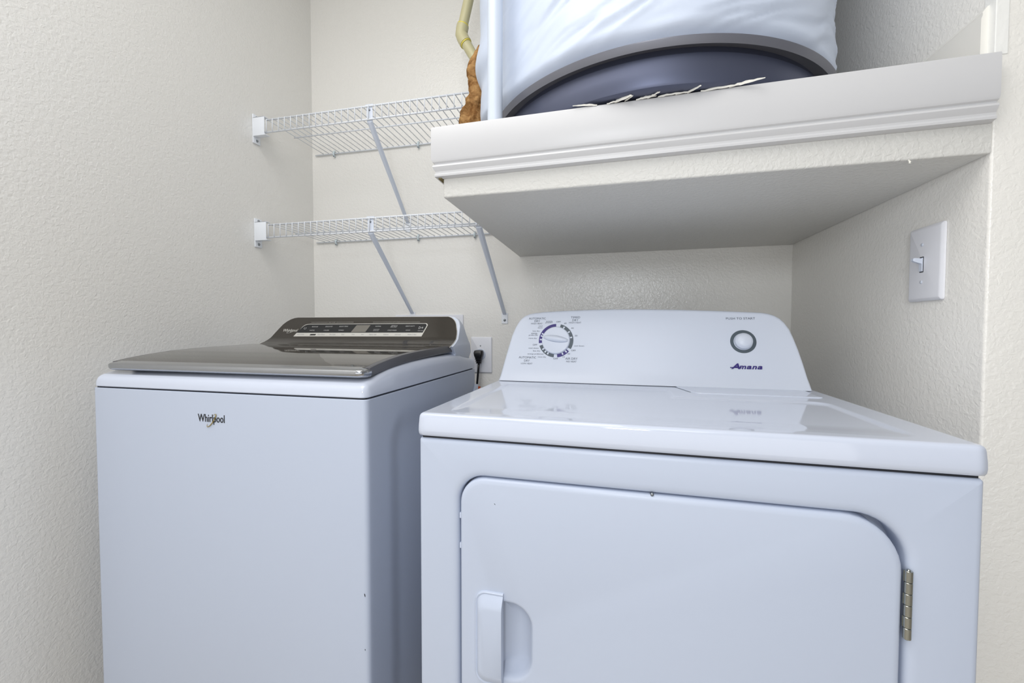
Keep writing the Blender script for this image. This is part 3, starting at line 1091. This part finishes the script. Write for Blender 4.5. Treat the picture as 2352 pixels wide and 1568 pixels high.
obj('cabinet', bm, ENAMEL_TEX, was, angle=35)
bm = boxbm((0.006, 0.006, SZ - 0.004), (WW - 0.006, 0.62, SZ + 0.004))
obj('top_gasket', bm, DARKGAP, was)

# white top panel: rings whose height follows the swept side profile
HP = [(-0.01, 0.022), (0.01, 0.0265), (0.035, 0.033), (0.06, 0.0395), (0.10, 0.0465), (0.13, 0.0495), (0.21, 0.0545), (0.31, 0.0570), (0.42, 0.0570), (0.50, 0.0545), (0.55, 0.045), (0.60, 0.036), (0.64, 0.034)]
bm = bmesh.new()
base = dict(x0=0.0, x1=WW, z0=-0.0005, z1=0.632)
loops = []
for ins, fr, ab in ((0.002, 0.0, 0.0008), (0.0, 0.0, 0.0025), (0.0006, 0.35, 0.0), (0.0022, 0.62, 0.0), (0.0045, 0.80, 0), (0.0085, 0.93, 0), (0.014, 1.0, 0)):
    l = rr(0.0, WW, -0.0005, 0.632, (0.016, 0.016, 0.006, 0.006), ins, 6, sub=40)
    loops.append([(a, b, SZ + (ab if fr == 0 else 0.0025 + (interp(HP, b) - 0.0025) * fr)) for a, b in l])
R = rings(bm, loops, True, False)
top = R[-1]
# strips between mirrored points
lm = sorted([v for v in top if v.co.x < WW / 2], key=lambda v: (round(v.co.y, 5), -v.co.x))
leftside = [v for v in top if v.co.x < 0.05]
rightside = [v for v in top if v.co.x > WW - 0.05]
leftside.sort(key=lambda v: (round(v.co.y, 6), -v.co.x))
rightside.sort(key=lambda v: (round(v.co.y, 6), v.co.x))
bmesh.ops.contextual_create(bm, geom=[])
for i in range(len(leftside) - 1):
    if i < len(rightside) - 1:
        a, b, c, d = leftside[i], rightside[i], rightside[i + 1], leftside[i + 1]
        if len({a, b, c, d}) == 4:
            try:
                bm.faces.new((a, b, c, d))
            except ValueError:
                pass
obj('top_panel', bm, ENAMEL, was, angle=40)

# lid
LT = [(0.008, 0.0505), (0.014, 0.0525), (0.035, 0.0565), (0.0586, 0.0612), (0.10, 0.0672), (0.16, 0.0736), (0.22, 0.0768), (0.284, 0.0790), (0.36, 0.0803), (0.42, 0.0812), (0.475, 0.0805)]
LB = [(0.008, 0.0360), (0.03, 0.0372), (0.10, 0.0455), (0.174, 0.0530), (0.26, 0.0572), (0.365, 0.0602), (0.475, 0.0625)]
LX0, LX1 = 0.0165, 0.6880
bm = bmesh.new()
loops = []
for k in range(31):
    y = 0.030 + (0.452 - 0.030) * k / 30
    zt, zb_ = interp(LT, y), interp(LB, y)
    loops.append([(LX0 + 0.012, y, SZ + zt - 0.0012), (LX0 + 0.012, y, SZ + zt), (LX1 - 0.012, y, SZ + zt), (LX1 - 0.012, y, SZ + zt - 0.0012), (LX1 - 0.012, y, SZ + zb_ + 0.002), (LX0 + 0.012, y, SZ + zb_ + 0.002)])
rings(bm, loops)
lid = obj('lid', bm, GLASS, was, angle=40)
for xa_, xb_ in ((LX0, LX0 + 0.012), (LX1 - 0.012, LX1)):
    bm = bmesh.new()
    loops = []
    for k in range(31):
        y = 0.030 + (0.458 - 0.030) * k / 30
        zt, zb_ = interp(LT, y) - 0.0002, interp(LB, y)
        if xa_ < 0.3:
            l = [(xb_, y, SZ + zt), (xa_ + 0.003, y, SZ + zt), (xa_ + 0.0008, y, SZ + zt - 0.001), (xa_, y, SZ + zt - 0.0035), (xa_ + 0.0005, y, SZ + zb_ + 0.003), (xa_ + 0.003, y, SZ + zb_), (xb_, y, SZ + zb_)]
        else:
            l = [(xa_, y, SZ + zb_), (xb_ - 0.003, y, SZ + zb_), (xb_ - 0.0005, y, SZ + zb_ + 0.003), (xb_, y, SZ + zt - 0.0035), (xb_ - 0.0008, y, SZ + zt - 0.001), (xb_ - 0.003, y, SZ + zt), (xa_, y, SZ + zt)]
        loops.append(l)
    rings(bm, loops)
    obj('side_frame', bm, GREYFRAME, lid, angle=30)
# chrome front trim, wrapped around both corners
prof = [(0.0, 0.0565), (-0.0165, 0.0538), (-0.0215, 0.0522), (-0.0236, 0.0500), (-0.0240, 0.0476), (-0.0236, 0.0430), (-0.0215, 0.0392), (-0.0175, 0.0368), (-0.011, 0.0358), (0.0, 0.0372)]
path = []
yb0 = 0.0345
for k in range(9):
    a = math.pi + 0.5 * math.pi * k / 8
    path.append((LX0 + 0.010 + 0.0 * math.cos(a), math.cos(a), math.sin(a)))
loops = []


def trim_station(cx, ax, ay, sc):
    """profile extruded outward from corner centre along (ax, ay)"""
    l = []
    for d, z in prof:
        o = -d
        l.append((cx + ax * o * sc, yb0 + ay * o, SZ + z))
    return l


n = 10
for k in range(n + 1):
    a = math.pi + 0.5 * math.pi * k / n
    loops.append(trim_station(LX0 + 0.0225, math.cos(a), math.sin(a), 0.92))
for k in range(n + 1):
    a = 1.5 * math.pi + 0.5 * math.pi * k / n
    loops.append(trim_station(LX1 - 0.0205, math.cos(a), math.sin(a), 0.92))
bm = bmesh.new()
rings(bm, loops)
obj('front_trim', bm, CHROME, lid, angle=40)

# console: white body and bronze fascia
FY = [(0.0765, 0.425), (0.0800, 0.432), (0.0835, 0.442), (0.088, 0.4545), (0.094, 0.466), (0.100, 0.476), (0.12, 0.4908), (0.14, 0.5056), (0.16, 0.5204), (0.172, 0.5293)]


def fy(z):
    return interp(FY, z)


bm = bmesh.new()
loops = []
for z, x0, x1, yb in ((0.030, 0.012, 0.680, 0.628), (0.056, 0.022, 0.6940, 0.612), (0.0795, 0.027, 0.6978, 0.595), (0.0835, 0.0285, 0.6976, 0.592), (0.088, 0.0295, 0.6974, 0.587), (0.094, 0.031, 0.697, 0.580), (0.10, 0.0325, 0.697, 0.575), (0.115, 0.0385, 0.6955, 0.563), (0.12, 0.041, 0.695, 0.560), (0.14, 0.050, 0.692, 0.550), (0.152, 0.0585, 0.686, 0.545), (0.160, 0.068, 0.679, 0.546), (0.1665, 0.083, 0.668, 0.546), (0.1695, 0.097, 0.652, 0.546)):
    yf_ = fy(z) + 0.0040 if z >= 0.078 else 0.470
    l = rr(x0, x1, yf_, yb, (0.003, 0.003, 0.012, 0.012), 0, 6)
    loops.append([(a, b, SZ + z) for a, b in l])
rings(bm, loops)
body = obj('console', bm, PLASTIC, was, angle=35)
# fascia: rows following the concave profile
rows = [(0.0770, 0.023, 0.6905), (0.0800, 0.025, 0.6905), (0.0835, 0.026, 0.6905), (0.088, 0.027, 0.6905), (0.094, 0.029, 0.6905), (0.100, 0.0305, 0.6905), (0.106, 0.0335, 0.690), (0.115, 0.0370, 0.689), (0.125, 0.0415, 0.6865), (0.135, 0.0460, 0.682), (0.145, 0.0510, 0.6780),
        (0.152, 0.0570, 0.6735), (0.157, 0.0630, 0.669), (0.161, 0.0690, 0.664), (0.1645, 0.0765, 0.6585), (0.167, 0.085, 0.652), (0.1685, 0.0960, 0.6460)]
bm = bmesh.new()
loops = []
NXF = 40
fr, bk = [], []
for z, x0, x1 in rows:
    y = fy(z)
    fr.append([(x0 + (x1 - x0) * i / NXF, y, SZ + z) for i in range(NXF + 1)])
    bk.append([(x0 + (x1 - x0) * i / NXF, y + 0.004, SZ + z - 0.001) for i in range(NXF + 1)])
VF = [[bm.verts.new(p) for p in r] for r in fr]
VB = [[bm.verts.new(p) for p in r] for r in bk]
for j in range(len(rows) - 1):
    for i in range(NXF):
        bm.faces.new((VF[j][i], VF[j][i + 1], VF[j + 1][i + 1], VF[j + 1][i]))
        bm.faces.new((VB[j][i], VB[j + 1][i], VB[j + 1][i + 1], VB[j][i + 1]))
    bm.faces.new((VF[j][0], VF[j + 1][0], VB[j + 1][0], VB[j][0]))
    bm.faces.new((VF[j][NXF], VB[j][NXF], VB[j + 1][NXF], VF[j + 1][NXF]))
for i in range(NXF):
    bm.faces.new((VF[0][i], VB[0][i], VB[0][i + 1], VF[0][i + 1]))
    bm.faces.new((VF[-1][i], VF[-1][i + 1], VB[-1][i + 1], VB[-1][i]))
fas = obj('fascia', bm, FASCIA, body, angle=40)
# silver edge line around the fascia
e1 = [VF_ for VF_ in []]
edge_pts = [(x0 - 0.0006, fy(z) + 0.002, SZ + z) for z, x0, x1 in rows] + [(x1 + 0.0006, fy(z) + 0.002, SZ + z) for z, x0, x1 in rows[::-1]]
obj('fascia_edge', tubebm(edge_pts, 0.0009, 8), SILVER, body, smooth=True)

KW = 0.74
KWN = math.sqrt(1 + KW * KW)


def wm(off):
    ex = Vector((1, 0, 0))
    es_ = Vector((0, KW / KWN, 1 / KWN))
    en = Vector((0, -1 / KWN, KW / KWN))
    m = Matrix((ex, es_, en)).transposed().to_4x4()
    m.translation = Vector((0, 0.476, SZ + 0.1)) + en * off
    return m


def flat(name, poly, mtx, th, m, parent):
    bm = bmesh.new()
    rings(bm, [[mtx @ Vector((a, b, 0)) for a, b in poly], [mtx @ Vector((a, b, th)) for a, b in poly]])
    return obj(name, bm, m, parent)


# outer silver outline, dark touch area, silver label row, display
stripo = [(0.1175, 0.0060), (0.5775, 0.0090), (0.5865, 0.0500), (0.5860, 0.0545), (0.5830, 0.0580), (0.5780, 0.0595), (0.1600, 0.0575), (0.1480, 0.0565), (0.1400, 0.0535), (0.1345, 0.0470)]
stripi = [(0.1225, 0.0205), (0.5775, 0.0235), (0.5835, 0.0500), (0.5815, 0.0550), (0.5770, 0.0572), (0.1600, 0.0552), (0.1490, 0.0543), (0.1420, 0.0515), (0.1365, 0.0460)]
cs = flat('control_strip', stripo, wm(-0.0002), 0.0006, SILVER, body)
flat('touch_area', stripi, wm(0.0003), 0.0006, STRIP, cs)
flat('display', [(0.3270, 0.0232), (0.3790, 0.0240), (0.3880, 0.0520), (0.3375, 0.0515)], wm(0.0008), 0.0004, GREYDISP, cs)
flat('status_bar', [(0.178, 0.0102), (0.199, 0.0105), (0.201, 0.0160), (0.180, 0.0157)], wm(0.0004), 0.0003, STRIP, cs)
bm = bmesh.new()
MW = wm(0.0011)
for s, x0, x1, y, cap in (('REGULAR', .1711, .1945, .0455, .0040), ('DELICATES', .2230, .2496, .0462, .0040), ('BULKY ITEMS', .2753, .3072, .0466, .0040), ('WHITES', .1694, .1882, .0303, .0038), ('COLORS', .2226, .2432, .0308, .0038), ('TOWELS', .2780, .2981, .0311, .0038),
                          ('NORMAL', .4072, .4274, .0472, .0040), ('DRAIN &', .4629, .4841, .0494, .0036), ('SPIN ONLY', .4610, .4840, .0446, .0036), ('HEAVY DUTY', .5129, .5443, .0476, .0040),
                          ('SANITIZE', .4045, .4257, .0346, .0027), ('WITH OXI', .4052, .4245, .0296, .0027), ('COLD WASH', .4553, .4866, .0316, .0038), ('QUICK', .5183, .5337, .0318, .0038), ('START / PAUSE', .5593, .5784, .0300, .0028)):
    text_into(bm, s, MW, (x0 + x1) / 2, y, x1 - x0, cap, shear=0.15)
t = bmesh.new()
arc(t, 25, 335, 0.0035, 0.0044, MW, (0.1480, 0.0390), 0.0003, 20)
tri = [(0.5605, 0.0368), (0.5605, 0.0462), (0.5685, 0.0415)]
for i in range(3):
    a, b = Vector(tri[i] + (0,)), Vector(tri[(i + 1) % 3] + (0,))
    nn = (b - a).normalized().cross(Vector((0, 0, 1))) * 0.0005
    rings(t, [[MW @ p for p in (a - nn, b - nn, b + nn, a + nn)], [MW @ (p + Vector((0, 0, 0.0003))) for p in (a - nn, b - nn, b + nn, a + nn)]])
for xx in (0.5705, 0.5730):
    rings(t, [[MW @ Vector((xx + a, 0.0415 + b, 0)) for a, b in ((0, -0.003), (0.001, -0.003), (0.001, 0.003), (0, 0.003))], [MW @ Vector((xx + a, 0.0415 + b, 0.0003)) for a, b in ((0, -0.003), (0.001, -0.003), (0.001, 0.003), (0, 0.003))]])
merge(bm, t)
obj('panel_lettering', bm, INKW, cs)
bm = bmesh.new()
ML = wm(0.0006)
for s, x0, x1 in (('Smart Delay', .1275, .1560), ('Extra Rinse', .2070, .2340), ('Pre Soak', .2520, .2740), ('Soil', .2960, .3060), ('Temp', .3330, .3440), ('Spin', .3680, .3770), ('Fabric Soft', .3960, .4220), ('Volume', .4460, .4640), ('Lid Lock', .4860, .5060), ('Hold 3 Sec', .5290, .5590)):
    text_into(bm, s, ML, (x0 + x1) / 2, 0.0137 + 0.006 * ((x0 - 0.12) / 0.46) * 0.4, x1 - x0, 0.0042, shear=0.15)
obj('label_lettering', bm, INK, cs)
bm = bmesh.new()
MF = wm(0.0004)
text_into(bm, 'WHAT TO WASH', MF, 0.2395, 0.0640, 0.0260, 0.0026)
text_into(bm, 'HOW TO WASH', MF, 0.4745, 0.0643, 0.0260, 0.0026)
for xa_, xb_ in ((0.160, 0.2245), (0.2555, 0.3207), (0.392, 0.460), (0.489, 0.557)):
    t = bmesh.new()
    box(t, (xa_, 0.0637, -0.0002), (xb_, 0.0642, 0.0002))
    merge(bm, t, MF)
obj('heading_lettering', bm, SILVER, fas)
bm = bmesh.new()
text_into(bm, 'Whirlpool', MF, 0.0935, 0.0290, 0.0570, 0.0150, shear=0.12, bold=0.005)
t = bmesh.new()
lo = []
for k in range(25):
    a = math.radians(40 + 300 * k / 24)
    ex, ey = 0.0150 * math.cos(a), 0.0042 * math.sin(a)
    lo.append(MF @ Vector((0.0985 + ex * 0.92 - ey * 0.39, 0.0255 + ex * 0.39 + ey * 0.92, 0.0004)))
tube(t, lo, 0.0005, 6)
merge(bm, t)
o = obj('console_badge', bm, SILVER, fas)
o['label'] = 'silver brand lettering on the bronze fascia'

# front badge: black letters with a gold orbit
MB = Matrix(((1, 0, 0, 0), (0, 0, -1, -0.0002), (0, 1, 0, SZ), (0, 0, 0, 1)))
bm = bmesh.new()
text_into(bm, 'Whirlpool', MB, 0.3355, -0.0577, 0.0690, 0.0212, bold=0.004, extrude=0.03)
bdg = obj('badge', bm, BLACKINK, was)
bdg['label'] = 'black brand lettering with a gold orbit on the front'
lo = []
for k in range(41):
    a = math.radians(58 - 282 * k / 40)
    ex, ey = 0.0176 * math.cos(a), 0.0046 * math.sin(a)
    ca, sa = math.cos(math.radians(50)), math.sin(math.radians(50))
    lo.append(MB @ Vector((0.3374 + ex * ca - ey * sa, -0.0596 + ex * sa + ey * ca, 0.0014)))
rad = [0.0003 + 0.0007 * math.sin(math.pi * k / 40) for k in range(41)]
obj('gold_orbit', tubebm(lo, rad, 8), GOLD, bdg, smooth=True)
for (x, z, s) in ((0.7045 - 0.0075, -0.372, 1.0), (0.697, -0.480, 0.5)):
    bm = bmesh.new()
    pl_ = [(0.0, 0.0), (0.0014, -0.003), (0.0016, -0.0065), (0.0006, -0.005), (-0.0004, -0.001)]
    rings(bm, [[(x - 0.0062 + a * s, -0.0004, SZ + z + b * s) for a, b in pl_], [(x - 0.0062 + a * s, 0.0006, SZ + z + b * s) for a, b in pl_]])
    obj('paint_chip', bm, DARKGAP, was)

for o in bpy.data.objects:
    if 'lettering' in o.name:
        o['kind'] = 'stuff'
